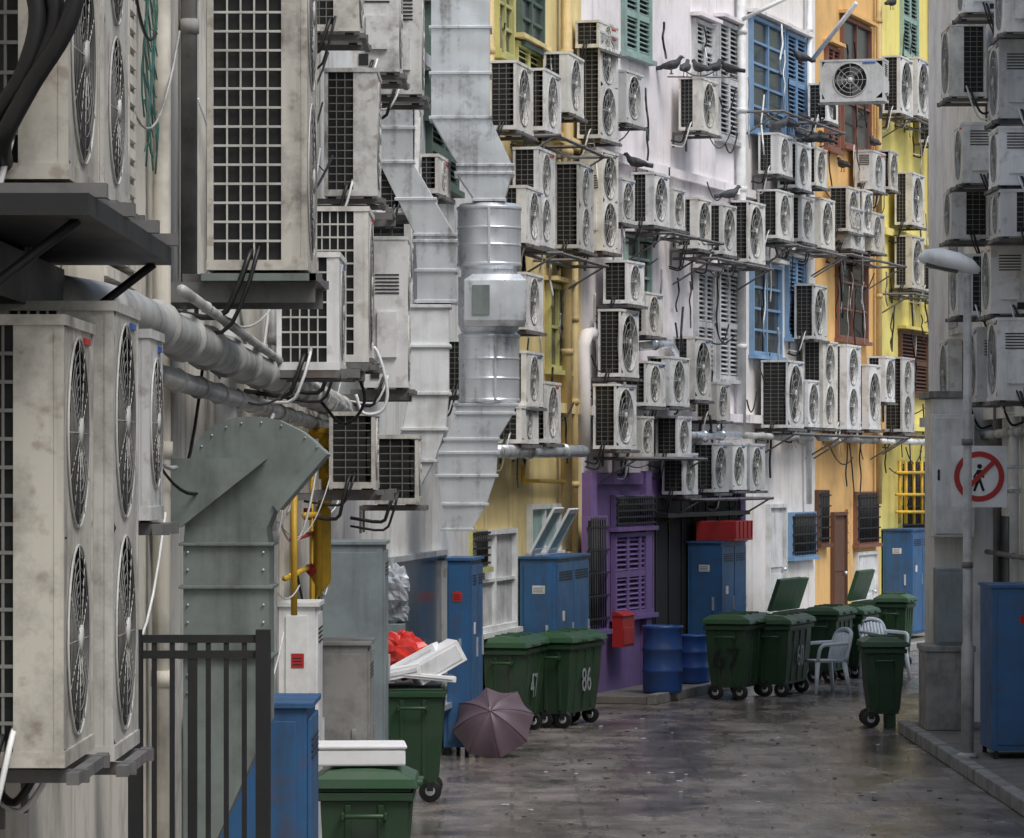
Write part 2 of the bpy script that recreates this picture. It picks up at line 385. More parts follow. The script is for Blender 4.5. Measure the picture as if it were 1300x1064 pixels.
acn(-.86,30,.36,.95,2.9+510/167,.85,1,plain=True)
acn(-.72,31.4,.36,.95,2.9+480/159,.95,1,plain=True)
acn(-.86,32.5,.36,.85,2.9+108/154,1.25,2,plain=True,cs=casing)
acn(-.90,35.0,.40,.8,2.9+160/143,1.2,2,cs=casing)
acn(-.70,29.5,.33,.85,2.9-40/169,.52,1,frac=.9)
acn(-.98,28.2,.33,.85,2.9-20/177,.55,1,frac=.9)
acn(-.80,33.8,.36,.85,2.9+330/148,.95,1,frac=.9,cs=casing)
LST=[(623,655,684,76,164),(684,692,714,86,165),(692,722,750,65,142),(735,762,785,38,175,2),(788,795,817,88,155),
(655,684,710,186,310,2),(710,735,757,205,315,2),(736,765,785,190,318,2),(785,790,806,225,282),
(655,668,690,235,308),(655,668,697,345,418),(655,668,690,445,515),(685,693,712,484,562),(650,662,684,515,563),
(766,796,818,330,385),(764,788,811,392,478),(764,782,808,487,570),(810,820,842,370,425),(812,820,845,458,515),
(832,850,876,452,515),(808,815,830,528,580),(838,860,878,528,580),(806,830,850,218,285),(850,856,867,238,290),
(862,890,912,97,165),(866,886,903,250,315),(903,918,935,258,322),(935,950,974,254,332),(860,882,903,427,507),
(905,910,927,485,533),(845,868,886,575,628),(884,906,925,562,625),(925,930,948,562,622),(948,952,971,563,622),
(1045,1050,1064,105,153),(969,988,1006,168,220),(1004,1012,1030,180,238),(1028,1036,1050,186,235),
(970,987,1008,240,302),(1006,1018,1034,248,306),(1034,1042,1060,250,314),(1058,1076,1092,236,293),(1088,1096,1108,240,295),
(1098,1108,1124,190,240),(1124,1130,1140,190,240),(1070,1080,1100,262,315),(1100,1106,1123,268,318),
(1126,1143,1160,70,143),(1160,1165,1183,72,146),(1140,1158,1180,218,285),(1143,1158,1180,298,365),(1178,1184,1197,330,370),
(1010,1033,1050,360,430),(967,1000,1025,457,543),(1020,1026,1040,482,542),(1020,1045,1068,432,543,2),(1068,1075,1097,437,545,2),
(1097,1103,1118,462,545),(1112,1124,1136,452,510),(1126,1145,1166,453,548,2),(1180,1188,1200,120,180),
(745,760,785,25,60),(580,598,620,430,500),(540,556,572,195,245)]
for t in LST: ac(*t)
p=on_wall(1010,.5,4); ac_at((X(1047,p.y),p.y,Z(133,p.y)),-math.pi/2-.25,.4,.95,.62,fans=1,near='lo',gap=.1,plain=True)
def acr(xm,y0,y1,D=.42,W=.85,fans=1,**kw):
    fx=5.5-.1-D; s=(xm-CX)/fx; d=F/s
    ac_at((5.4,d+W,Z(y1,d)),math.pi,D,W,(y1-y0)/s,fans=fans,near='hi',gap=.1,**kw)
for k,t in enumerate([(1205,30,122),(1268,50,150),(1222,155,232),(1208,237,303),(1268,160,235),(1258,310,398),(1216,322,400),(1240,415,510),(1266,403,508),(1203,430,520),(1275,-40,40),(1225,-50,15),(1270,240,300)]):
    acr(*t,plain=(k%3!=0),frac=.6)
def pipe(name,pts,r,m,n=8,bands=True,sm=False):
    mb=MB(); mb.tube(smoothpath(pts) if sm else pts,r,m,n)
    if bands:
        for a,b in zip(pts[:-1],pts[1:]):
            a=Vector(a);b=Vector(b);L=(b-a).length; k=int(L/1.3)
            for j in range(1,k+1):
                q=a.lerp(b,j/(k+1)); dd=(b-a).normalized()*.035
                mb.tube([q-dd,q+dd],r*1.22,m,n)
    return mb.obj(name)
z=3.47
pipe('drain_pipe',[(-1.58,13.2,z+.02),(-1.42,13.4,z),(-1.38,14,z),(-1.38,24,z-.02),(-1.38,34,z-.06)],.085,pvc,16)
pipe('drain_pipe',[(-1.45,13.3,z-.16),(-1.45,33,z-.22)],.045,pvc,10)
pipe('drain_pipe',[(-1.30,15.5,z+.15),(-1.30,33,z-.1)],.022,pvc,8)
pipe('drain_pipe',[(-1.50,20.6,9),(-1.50,20.6,0)],.06,whitep,10)
pipe('conduit',[(-1.55,18.9,10),(-1.55,18.9,3.8)],.04,conc,8)
pipe('drain_pipe',[(-1.53,17.2,10),(-1.53,17.2,4.0),(-1.53,17.2,0)],.04,W_near,8)
pipe('conduit',[(-1.52,25,0),(-1.52,25,5)],.03,pvc,8)
for k in range(2):
    o=k*.05
    pipe('insulated_refrigerant_hose',[(-1.46+o,10.9,5.0),(-1.40+o,10.85,4.55),(-1.335+o,10.8,4.30),(-1.30+o,10.8,4.15),(-1.34+o*.6,10.82,4.0),(-1.42+o*.5,10.88,3.88),(-1.44,11.02,3.80)],.026,blk,12,bands=False,sm=True)
pipe('insulated_refrigerant_hose',[(-1.27,10.85,5.0),(-1.22,10.8,4.55),(-1.18,10.75,4.32),(-1.21,10.75,4.13),(-1.32,10.8,3.96),(-1.40,10.85,3.82),(-1.42,11.02,3.76)],.026,blk,12,bands=False,sm=True)
mb=MB(); mb.box((-1.595,10.7,3.60),(-1.15,13.3,3.66),darksteel); mb.box((-1.595,10.75,3.42),(-1.50,13.2,3.58),darksteel)
for y in (10.9,11.7,12.5,13.2):
    mb.box((-1.595,y-.03,3.66),(-1.12,y+.03,3.70),steel)
for y in (10.9,13.2): mb.tube([(-1.59,y,3.3),(-1.2,y,3.6)],.016,darksteel,6)
mb.obj('steel_equipment_rack')
mb=MB()
for y in (17.6,18.3): mb.box((-1.595,y-.03,3.66),(-.88,y+.03,3.75),steel)
mb.box((-1.38,17.48,3.752),(-.87,18.45,3.785),galvg); mb.obj('drip_tray')
mb=MB()
for (y,zz0) in ((22,3.43),(24,3.52),(28,4.7),(32.6,3.5),(28.3,2.7)):
    mb.box((-1.595,y,zz0),(-.85,y+.05,zz0+.05),steel); mb.box((-1.595,y+.75,zz0),(-.85,y+.8,zz0+.05),steel); mb.box((-.9,y,zz0+.052),(-.85,y+.8,zz0+.08),steel)
mb.obj('steel_equipment_rack')
mb=MB()
for k in range(22): mb.box((-1.54,14.0,3.6+k*.07),(-1.44,15.1,3.64+k*.07),W_near)
mb.box((-1.595,13.95,3.5),(-1.45,13.998,5.3),W_near); mb.box((-1.595,15.102,3.5),(-1.45,15.15,5.3),W_near); mb.obj('louvred_vent_panel')
mb=MB(); g=mat('green_net',(.05,.16,.14),.7)
for k in range(9):
    mb.tube([(-1.55+.01*math.sin(k+j),16.6+k*.07+.03*math.sin(j*1.3+k),5.0-j*.1) for j in range(7+k%3)],.004,g,4)
for j in range(9): mb.tube([(-1.545,16.55+k*.1,5.0-j*.09-.03*math.sin(k*1.7+j)) for k in range(7)],.003,g,4)
mb.obj('green_netting')
# ------------------------------------------------------------ galvanised ducts
def rduct(secs,d,depth,m,flange=True):
    mb=MB(); ss=[]
    for (y,a,b) in secs: ss.append((X(a,d),X(b,d),d-depth/2,d+depth/2,Z(y,d)))
    ss=ss[::-1]; mb.loft(ss,m)
    if flange:
        for x0,x1,y0,y1,z in ss: mb.box((x0-.022,y0-.022,z-.014),(x1+.022,y1+.022,z+.014),m)
    return mb
mb=rduct([(-90,548,622),(-20,548,622),(38,548,622),(96,548,622),(152,548,622),(212,582,650),(222,580,650),(256,603,640)],38,.5,galv)
d=38; cx=X(621,d)
def zz(py): return Z(py,d)
def seg(pa,pb,r):
    pr=[(r*.88,zz(pb)-.02),(r*.93,zz(pb)),(r,zz(pb)+.01),(r,zz(pb)+.035),(r*.975,zz(pb)+.045)]
    zb,za=zz(pb)+.045,zz(pa)-.045
    for t in (.33,.66):
        zm=zb+(za-zb)*t; pr+=[(r*.975,zm-.012),(r*.99,zm-.008),(r*.99,zm+.008),(r*.975,zm+.012)]
    pr+=[(r*.975,za),(r,za+.01),(r,za+.035),(r*.93,zz(pa)),(r*.88,zz(pa)+.02)]
    mb.lathe(pr,galv,(cx,d,0),36)
seg(262,340,.315); seg(424,512,.30)
mb.lathe([(.27,zz(352)),(.27,zz(340)+.02)],galv,(cx,d,0),30)
mb.lathe([(.26,zz(424)),(.30,zz(412)),(.30,zz(352))],galv,(cx,d,0),30)
mb.loft([(X(592,d),X(666,d),d-.38,d-.1,zz(416)),(X(590,d),X(668,d),d-.40,d-.1,zz(408)),(X(590,d),X(668,d),d-.40,d-.1,zz(358)),(X(600,d),X(660,d),d-.33,d-.1,zz(350))],galv)
mb.box((X(600,d),d-.415,zz(402)),(X(622,d),d-.401,zz(364)),galvg)
mb.box((cx-.012,d-.318,zz(338)),(cx+.012,d-.300,zz(264)),galv); mb.box((cx+.05,d-.302,zz(508)),(cx+.075,d-.285,zz(428)),galv)
q=rduct([(514,578,655),(525,580,652),(558,566,632),(575,556,632),(604,556,630),(640,562,618),(672,562,600)],38,.5,galv)
mb.add(q.v,q.f,galv)
for zk in (130,300,560): mb.tube([(-1.05,38,zz(zk)),(cx,38,zz(zk))],.02,steel,5)
mb.obj('exhaust_duct',bevel=.004)
mb=rduct([(120,482,525),(165,482,525),(208,482,525),(255,505,552),(300,528,578),(308,528,578),(345,530,578),(384,530,578)],34,.45,galv)
q=rduct([(390,520,570),(440,520,570),(500,520,570),(545,512,566),(585,492,552),(625,470,530)],33.9,.4,whitep); mb.add(q.v,q.f,whitep)
mb.tube([(-1.4,34,Z(180,34)),(-1.1,34,Z(180,34))],.03,steel); mb.obj('exhaust_duct',bevel=.004)
mb=rduct([(-60,486,520),(0,486,520),(60,486,520),(125,486,520)],35.2,.4,galv); mb.obj('exhaust_duct')
pipe('ventilation_pipe',[wp(630,573,.3,2),wp(690,573,.3,2),wp(740,573,.3,2)],.075,galv,14)
pipe('ventilation_pipe',[wp(741,575,.28),wp(741,500,.28),wp(740,440,.28),wp(744,426,.3),wp(752,424,.12)],.085,W_blu,14)
pipe('downpipe',[wp(719,-60,.12,2),wp(719,700,.12,2)],.07,ylight,12)
pipe('downpipe',[wp(729,300,.12,2),wp(729,720,.12,2)],.05,ylight,12)
pipe('downpipe',[wp(622,-60,.1,2),wp(622,560,.1,2)],.05,ylight,10)
pipe('downpipe',[wp(941,-60,.1,3),wp(941,540,.1,3)],.07,whitep,10)
pipe('downpipe',[wp(1186,-60,.12,6),wp(1186,560,.12,6)],.06,ylight,10)
pipe('downpipe',[wp(1028,-60,.1,4),wp(1026,330,.1,4),wp(1027,640,.1,4)],.045,whitep,8)
pipe('downpipe',[wp(1116,-60,.1,5),wp(1116,200,.1,5),wp(1116,640,.1,5)],.05,ylight,8)
pipe('conduit',[wp(870,553,.25,3),wp(938,553,.25,3)],.06,galv,10)
pipe('conduit',[wp(945,553,.25,4),wp(1030,556,.25,4)],.05,pvc,10)
pipe('conduit',[wp(1040,556,.25,5),wp(1112,560,.25,5)],.05,pvc,10)
pipe('conduit',[wp(1120,560,.25,6),wp(1190,562,.25,6)],.05,whitep,10)
pipe('conduit',[wp(812,440,.25,3),wp(850,436,.25,3),wp(857,448,.25,3),wp(858,520,.25,3)],.06,galv,10)
pipe('flagpole',[wp(1030,78,.3,4),wp(1087,4,1.2,5)],.035,whitep,8,bands=False)
pipe('flagpole',[wp(942,25,.3,4),wp(1005,-6,1.0,4)],.03,whitep,8,bands=False)
mb=MB()
def cable(p,q,sag,r=.01,m=blk):
    p=Vector(p);q=Vector(q); mb.tube([p.lerp(q,t/10)-Vector((0,0,sag*4*(t/10)*(1-t/10))) for t in range(11)],r,m,4)
def wcable(px,py,L,i):
    pts=[]; o=R.uniform(.05,.3); x=px
    for k in range(6):
        x+=R.uniform(-2.2,2.2); pts.append(wp(x,py+L*k/5,o if k<5 else .05,i)); o=clamp(o+R.uniform(-.1,.08),.05,.4)
    mb.tube(smoothpath(pts,4),R.uniform(.008,.017),R.choice([blk,blk,blk,whitep,pvc]),4)
for k in range(150):
    px=R.choice([R.uniform(628,730),R.uniform(748,930),R.uniform(948,1025),R.uniform(1045,1108),R.uniform(1125,1180)])
    wcable(px,R.uniform(20,560),R.uniform(30,110),wall_for(px))
for k in range(60):
    px=R.uniform(640,1150); i=wall_for(px); px2=px+R.uniform(12,55)
    if wall_for(px2)!=i: continue
    py=R.uniform(60,600); cable(wp(px,py,.2,i),wp(px2,py+R.uniform(-15,15),.2,i),R.uniform(.05,.3),R.uniform(.007,.013))
for k in range(44):
    y=R.uniform(14,32); z0=R.uniform(2.2,5.5); cable((-1.56,y,z0),(-1.52+R.uniform(0,.3),y+R.uniform(.3,2),z0+R.uniform(-.6,.6)),R.uniform(.1,.5),R.uniform(.005,.011),R.choice([blk,whitep,pvc]))
mb.tube(smoothpath([(-.95,25.2,3.55),(-.88,25.2,3.7),(-.80,25.2,3.45),(-.83,25.2,3.30),(-.95,25.2,3.28),(-1.0,25.2,3.4)]),.011,whitep,6)
mb.tube(smoothpath([(-1.0,24.6,3.6),(-.92,24.6,3.35),(-1.05,24.6,3.2),(-1.2,24.6,3.35)]),.010,blk,6)
mb.obj('hanging_cables')
# ------------------------------------------------------------ windows and doors
def window(px0,px1,py0,py1,m,kind='glass',i=None,name='window',cols=2,rows=3,off=0,gm=glass):
    if i is None: i=wall_for((px0+px1)/2)
    a,b,u,n=wall_uv(i); p=on_wall(px0,off,i); q=on_wall(px1,off,i); W=(q-p).dot(u); dm=(p.y+q.y)/2
    z0=Z(py1,dm); z1=Z(py0,dm); H=z1-z0; mb=MB(); f=.055
    mb.box((.003,0,0),(.07,f,H),m); mb.box((.003,W-f,0),(.07,W,H),m); mb.box((.003,f,H-f),(.072,W-f,H),m); mb.box((.003,f,0),(.072,W-f,f),m)
    mb.box((.003,-.05,-.06),(.12,W+.05,-.003),m)
    if z0>3.5: mb.box((.003,-.08,H+.03),(.16,W+.08,H+.08),wm[i])
    if kind=='glass':
        mb.box((.003,f,f),(.012,W-f,H-f),gm)
        for k in range(1,cols): y=f+(W-2*f)*k/cols; mb.box((.013,y-.03,f),(.055,y+.03,H-f),m)
        for k in range(1,rows): zq=f+(H-2*f)*k/rows; mb.box((.014,f,zq-.018),(.05,W-f,zq+.018),m)
    elif kind=='shutter':
        mb.box((.003,f,f),(.010,W-f,H-f),dark)
        for c in range(cols):
            y0=f+(W-2*f)*c/cols; y1=f+(W-2*f)*(c+1)/cols
            mb.box((.012,y0+.002,f),(.06,y0+.05,H-f),m); mb.box((.012,y1-.05,f),(.06,y1-.002,H-f),m); mb.box((.013,y0+.05,H*.5-.04),(.058,y1-.05,H*.5+.04),m)
            k=int(H/.07)
            for j in range(k):
                zq=f+(H-2*f)*(j+.5)/k
                M=Matrix.Translation((.03,0,zq))@Matrix.Rotation(.6,4,'Y')
                mb.box((-.028,y0+.05,-.006),(.028,y1-.05,.006),m,M)
    elif kind=='bars':
        mb.box((.003,f,f),(.012,W-f,H-f),gm)
        k=max(3,int(W/.11))
        for j in range(1,k): y=f+(W-2*f)*j/k; mb.tube([(.09,y,.02),(.09,y,H-.02)],.011,darksteel,5)
        for j in range(5): zq=H*(j+.5)/5; mb.box((.078,0,zq-.012),(.1,W,zq+.012),darksteel)
    elif kind=='door':
        mb.box((.003,f,f),(.03,W-f,H-f),gm)
        for (za,zb) in ((.1,.45),(.5,.93)): mb.box((.03,f+.12*W,H*za),(.045,W-f-.12*W,H*zb),m)
        mb.tube([(.05,W*.82,H*.48),(.1,W*.82,H*.48)],.03,galv,8)
    return mb.obj(name,(p.x,p.y,z0),math.atan2(n.y,n.x),B[i])
window(540,575,155,235,dgreen,'shutter',1); window(538,550,10,150,dgreen,'shutter',1)
window(626,646,-30,72,yelw,'glass'); window(655,685,-30,60,dgreen,'glass')
window(692,716,362,470,yelw,'glass',cols=2,rows=2); window(650,682,60,180,yelw,'shutter')
window(788,822,-30,72,greenw,'shutter'); window(790,822,300,380,greenw,'glass')
window(878,902,28,96,shut,'shutter'); window(908,934,30,178,shut,'shutter')
window(880,903,345,480,shut,'shutter'); window(908,934,345,482,shut,'shutter')
window(950,992,28,172,bluew,'glass',rows=5); window(994,1020,45,170,bluew,'shutter'); window(951,988,335,452,bluew,'glass',rows=4); window(996,1018,330,430,bluew,'shutter')
window(1066,1102,28,190,redw,'glass'); window(1060,1098,322,432,redw,'glass'); window(1046,1062,60,190,redw,'shutter')
window(1142,1162,-20,72,greenw,'shutter'); window(1140,1174,422,500,wood,'shutter')
a,b,u,n=wall_uv(3); L=(b-a).length; rz=math.atan2(n.y,n.x)
mb=MB(); mb.box((.003,.02,0),(.04,L-.02,2.9),W_pur)
for y in (.0,2.55,L-.45): mb.box((.041,y+.02,0),(.12,y+.30,2.92),W_pur)
mb.box((.041,.33,2.75),(.10,2.5,2.9),W_pur)
mb.obj('purple_shopfront',a,rz,B[3])
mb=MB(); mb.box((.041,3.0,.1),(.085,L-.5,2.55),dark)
for k in range(7): mb.box((.086,3.1+k*.65,.1),(.105,3.13+k*.65,2.55),darksteel)
mb.box((.087,3.0,2.3),(.3,L-.6,2.36),darksteel)
mb.obj('dark_shop_opening',a,rz,B[3])
window(738,765,655,800,W_pur,'bars',3,'barred_door',off=.125); window(775,824,628,668,W_pur,'bars',3,off=.045); window(775,824,676,780,W_pur,'shutter',3,off=.045,cols=3)
window(596,650,672,800,whitep,'glass',2,'door',cols=2,rows=2,gm=shut); window(668,706,640,700,whitep,'glass',2,cols=2,rows=1,gm=greenw)
window(490,560,702,905,galv,'glass',1,'aluminium_door',cols=1,rows=1)
window(592,612,672,720,yelw,'bars',2)
window(1000,1031,650,706,bluew,'bars',4); window(972,994,640,800,whitep,'door',4,'door',gm=shut)
window(1054,1071,650,800,wood,'door',5,'door',gm=wood); window(1083,1111,624,690,redw,'bars',5); window(1034,1048,622,690,wood,'bars',5); window(1084,1110,700,800,whitep,'door',5,'door',gm=whitep)
window(1140,1175,585,700,yelw,'bars',6)
p=wp(1073,712,.01,5); mb=MB()
for k in range(5):
    z0=.12+k*.16
    mb.box((0,0,z0),(.01,.22,z0+.02),redp); mb.box((.011,.08,z0-.05),(.018,.11,z0+.07),redp); mb.box((.0,.02,z0+.05),(.01,.18,z0+.065),redp)
mb.obj('painted_lettering',p,math.atan2(wall_uv(5)[3].y,wall_uv(5)[3].x),B[5])
for px in (672,692):
    p=wp(px,700,.1,2); mb=MB()
    M=Matrix.Rotation(.5,4,'Y')
    mb.box((0,0,-.02),(.03,.6,.04),whitep,M); mb.box((0,0,.52),(.03,.6,.58),whitep,M); mb.box((0,0,.04),(.03,.05,.52),whitep,M); mb.box((0,.55,.04),(.03,.6,.52),whitep,M); mb.box((.01,.05,.04),(.02,.55,.52),greenw,M)
    mb.obj('open_casement',p,-.2,B[2])
# ------------------------------------------------------------ gooseneck duct
d=17.6
def pp(l): return [(X(a,d),Z(b,d)) for a,b in l]
mb=MB()
arc=[(245,600),(247,580),(255,560),(268,546),(286,536),(305,531),(330,530),(355,534),(385,549),(400,561),(413,574),(352,644),(342,668),(240,668)]
mb.prism(pp(arc),d-.18,d+.2,galvg)
mb.prism(pp([(238,690),(344,690),(344,915),(238,1150)]),d-.2,d+.2,galvg)
mb.prism(pp([(240,668),(341,668),(343,690),(238,690)]),d-.19,d+.19,galvg)
mb.prism(pp([(205,583),(342,583),(235,668),(205,668),(180,640)]),d-.26,d-.185,galvg)
for py in (688,742,830): mb.box((X(232,d),d-.22,Z(py+4,d)),(X(350,d),d+.22,Z(py,d)),galvg)
mb.prism(pp([(350,640),(409,570),(417,577),(356,648)]),d-.2,d+.22,galvg)
for k in range(9):
    for (a1,b1) in ((243,700+k*22),(338,700+k*22)):
        mb.tube([(X(a1,d),d-.2,Z(b1,d)),(X(a1,d),d-.212,Z(b1,d))],.006,galv,6)
for t in range(9):
    a1,b1=arc[1+t]; mb.tube([(X(a1+5,d),d-.18,Z(b1+7,d)),(X(a1+5,d),d-.19,Z(b1+7,d))],.005,galv,6)
mb.obj('gooseneck_exhaust_duct',bevel=.005)
d=15; mb=MB(); x0,x1=-1.44,-.93; zt=Z(806,d)
mb.box((x0,d-.02,zt-.03),(x1,d+.02,zt),darksteel); mb.box((x0,d-.018,zt-.09),(x1,d+.018,zt-.06),darksteel); mb.box((x0,d-.018,.15),(x1,d+.018,.2),darksteel)
for k in range(8):
    x=x0+(x1-x0-.03)*k/7; mb.box((x,d-.015,.1),(x+(.035 if k in(0,3,7) else .018),d+.015,zt-.031),darksteel)
mb.box((x1-.045,d-.03,0),(x1+.01,d+.03,zt+.02),darksteel); mb.box((x0-.02,d-.03,0),(x0+.03,d+.03,zt+.02),darksteel)
mb.obj('black_metal_gate')
mb=MB()
def Q(px,py,dd=29): return (max(-1.5,X(px,dd)),dd,Z(py,dd))
mb.tube([Q(409,640),Q(409,648),Q(409,737),Q(409,748)],[.03,.066,.066,.03],yel,16)
mb.tube([Q(392,550),Q(432,550)],.04,yel,10); mb.tube([Q(413,550),Q(413,640)],.03,yel,10); mb.tube([Q(395,550),Q(395,590),Q(420,596),Q(420,620)],.03,yel,10)
mb.tube([(-1.5,30,Z(720,30)),Q(385,720),Q(409,752)],.022,yel,8); mb.tube([(-1.56,31,3.2),(-1.5,29.6,3.2),(-1.5,29.6,1.9),(-1.5,28.4,1.9)],.022,yel,8)
mb.tube([(-1.5,26,2.2),(-1.5,30,2.2)],.02,yel,8); mb.tube([(-1.5,27,2.2),(-1.5,27,3.1),(-1.5,29,3.1)],.02,yel,8); mb.tube([(-1.48,26.5,2.45),(-1.48,30,2.45)],.018,redp,8)
mb.tube([(-1.45,26.2,1.95),(-1.45,26.2,2.75)],.022,yel,8); mb.tube([(-1.45,27.5,2.6),(-1.40,28.6,2.6),(-1.40,28.6,2.0)],.022,yel,8)
for py in (560,600,632): mb.tube([Q(405,py,28.95),Q(421,py,28.95)],.05,yel,12)
mb.tube([Q(400,720,28.9),Q(384,728,28.9)],.04,redp,8); mb.tube([Q(380,660,28.9),Q(390,645,28.9)],.03,redp,8)
mb.obj('yellow_gas_pipework')
mb=MB()
for px in (1142,1150,1160,1170): mb.tube([wp(px,585,.2,6),wp(px,665,.2,6)],.03,yel,6)
for py in (600,628,650): mb.tube([wp(1138,py,.25,6),wp(1180,py,.25,6)],.03,yel,6)
mb.obj('yellow_gas_pipework')
pipe('gas_pipe',[wp(664,590,.12,2),wp(664,610,.12,2),wp(716,612,.12,2)],.025,yel,8,bands=False)
def cabinet(name,loc,rz,D,W,H,m,doors=2,leg=.08,sticker=None):
    mb=MB(); mb.box((0,0,leg),(D,W,H),m); mb.box((-.02,-.02,H+.002),(D+.03,W+.02,H+.03),m)
    for k in range(doors):
        y0=W*k/doors+.02; y1=W*(k+1)/doors-.02; mb.box((D+.001,y0,leg+.05),(D+.018,y1,H-.05),m); mb.box((D+.018,y1-.07,H*.5),(D+.035,y1-.04,H*.6),galv)
        for j in range(4): mb.box((D+.018,y0+.08,H-.16-j*.03),(D+.024,y1-.08,H-.148-j*.03),darksteel)
    mb.box((.05,-.014,leg+.06),(D-.05,-.001,H-.06),m); mb.box((D-.12,-.03,H*.5),(D-.09,-.014,H*.6),galv)
    if sticker:
        sx=D*.35; mb.box((sx,-.018,H*.79),(sx+min(.15,D*.35),-.0145,H*.84),sticker); mb.box((D+.019,W*.15,H*.62),(D+.023,W*.15+.13,H*.68),whitep)
        for k in range(3): mb.box((sx+.01,-.0195,H*.80+k*.022),(sx+min(.12,D*.28),-.0182,H*.80+k*.022+.007),darksteel)
    for x in (.02,D-.06):
        for y in (.02,W-.06): mb.box((x,y,0),(x+.04,y+.04,leg),darksteel)
    return mb.obj(name,loc,rz,bevel=.006)
def cab_wall(name,x0,xm,x1,ytop,m,doors=2,i=None,base=0,gap=.03,st=None):
    if i is None: i=wall_for(x0+4)
    a,b,u,n=wall_uv(i); p=on_wall(x0,gap,i); s=F/p.y; D=clamp((xm-x0)/s/n.x,.25,1.2); c=on_wall(xm,gap+D,i); q=on_wall(x1,gap+D,i); W=clamp((q-c).dot(u),.4,3)
    o=c-n*D; return cabinet(name,(o.x,o.y,base),math.atan2(n.y,n.x),D,W,Z(ytop,c.y)-base,m,doors,sticker=st)
cab_wall('blue_metal_cabinet',563,597,611,712,bluep,2,1,st=lab_r)
cab_wall('blue_metal_cabinet',660,706,746,710,bluep,2,2,st=whitep)
cab_wall('blue_metal_cabinet',874,915,946,690,bluep,2,3,.1,gap=.12,st=whitep)
cab_wall('blue_metal_cabinet',1122,1157,1182,674,bluep,2,6,.1,st=whitep)
cabinet('grey_electrical_cabinet',(-1.59,32.0,0),0,.54,.9,Z(692,32),greyp,1)
cabinet('grey_electrical_cabinet',(-1.50,30.0,0),0,.40,.8,Z(820,30),conc,1)
cabinet('white_meter_cabinet',(-1.595,26.9,0),0,.25,.7,Z(770,27),whitep,1,sticker=redp)
cabinet('blue_storage_locker',(-1.52,19,0),0,.53,.8,Z(900,19),bluep,1)
cabinet('blue_metal_cabinet',(4.66,38.2,.12),0,.75,1.0,1.66,bluep,2,sticker=lab_r)
p=wp(777,822,.14,3); a,b,u,n=wall_uv(3); mb=MB(); mb.box((0,0,0),(.14,.55,.40),redp); mb.box((.141,.03,.03),(.15,.52,.25),redp); mb.prism([(0,.402),(.16,.402),(.02,.46)],-.01,.56,redp); mb.obj('red_letter_box',p,math.atan2(n.y,n.x),bevel=.006)
p=on_wall(878,.15,3); mb=MB(); mb.box((0,0,0),(.55,1.0,.03),redp)
for (q,w) in (((0,0),(.03,1.0)),((.52,0),(.55,1.0)),((.03,0),(.52,.03)),((.03,.97),(.52,1.0))): mb.box((q[0],q[1],.031),(w[0],w[1],.27),redp)
for k in range(5): mb.box((.551,.02+k*.22,.03),(.565,.05+k*.22,.27),redp)
zc=Z(690,on_wall(915,.55,3).y)+.035
mb.obj('red_plastic_crate',(p.x+.06,p.y,zc),math.atan2(n.y,n.x),bevel=.008)
# ------------------------------------------------------------ bins
def bin_mesh(D,W,H,wheels=4,lid='closed'):
    mb=MB(); t=.09
    mb.loft([(t,D-t,t,W-t,.16),(t*.5,D-t*.5,t*.5,W-t*.5,H*.5),(.03,D-.03,.03,W-.03,H*.80),],binm)
    mb.box((0,0,H*.80),(D,W,H*.845),binm); mb.box((.02,.02,H*.845),(D-.02,W-.02,H*.865),binm)
    for k in range(1,4):
        y=W*k/4; mb.loft([(D-t-.01,D-t*.9+.012,y-.02,y+.02,.2),(D-.06,D-.012,y-.02,y+.02,H*.78)],binm)
    for k in (1,2):
        x=D*k/3; mb.loft([(x-.02,x+.02,t*.88-.01,t+.02,.2),(x-.02,x+.02,.014,.06,H*.78)],binm)
    mb.tube([(D*.3,-.04,H*.72),(D*.7,-.04,H*.72)],.016,binm,8); mb.box((D*.3-.02,-.05,H*.70),(D*.3,.04,H*.74),binm); mb.box((D*.7,-.05,H*.70),(D*.7+.02,.04,H*.74),binm)
    if lid=='closed':
        mb.loft([(-.02,D+.03,-.02,W+.02,H*.868),(-.01,D+.01,-.01,W+.01,H*.92),(.08,D-.10,.03,W-.03,H*.965),(.2,D-.26,.06,W-.06,H*.975)],binl)
        for y in (W*.3,W*.7): mb.box((D+.01,y-.08,H*.875),(D+.05,y+.08,H*.90),binl)
        for k in (1,2,3): mb.box((.1,W*k/4-.015,H*.955),(D-.12,W*k/4+.015,H*.985),binl)
    else:
        M=Matrix.Translation((0,0,H*.87))@Matrix.Rotation(-1.25 if lid=='open' else -2.0,4,'Y')
        mb.box((0,0,0),(D*.95,W,.03),binl,M); mb.box((0,0,.03),(D*.95,.03,.06),binl,M); mb.box((0,W-.03,.03),(D*.95,W,.06),binl,M); mb.box((D*.91,.03,.03),(D*.95,W-.03,.06),binl,M)
        for k in range(3): mb.box((.05,W*(k+1)/4-.015,.03),(D*.85,W*(k+1)/4+.015,.05),binl,M)
        mb.box((.05,.05,H*.80),(D-.05,W-.05,H*.87),dark)
    pos=[(x,y) for x in (.14,D-.14) for y in (.12,W-.12)] if wheels==4 else [(.1,.12),(.1,W-.12)]
    for x,y in pos:
        mb.tube([(x,y-.025,.10),(x,y+.025,.10)],.10,blk,16); mb.tube([(x,y-.03,.10),(x,y+.03,.10)],.045,galv,10); mb.box((x-.03,y-.045,.10),(x+.03,y+.045,.19),darksteel)
    if wheels==2: mb.box((D-.22,.12,0),(D-.12,W-.12,.2),binm)
    return mb
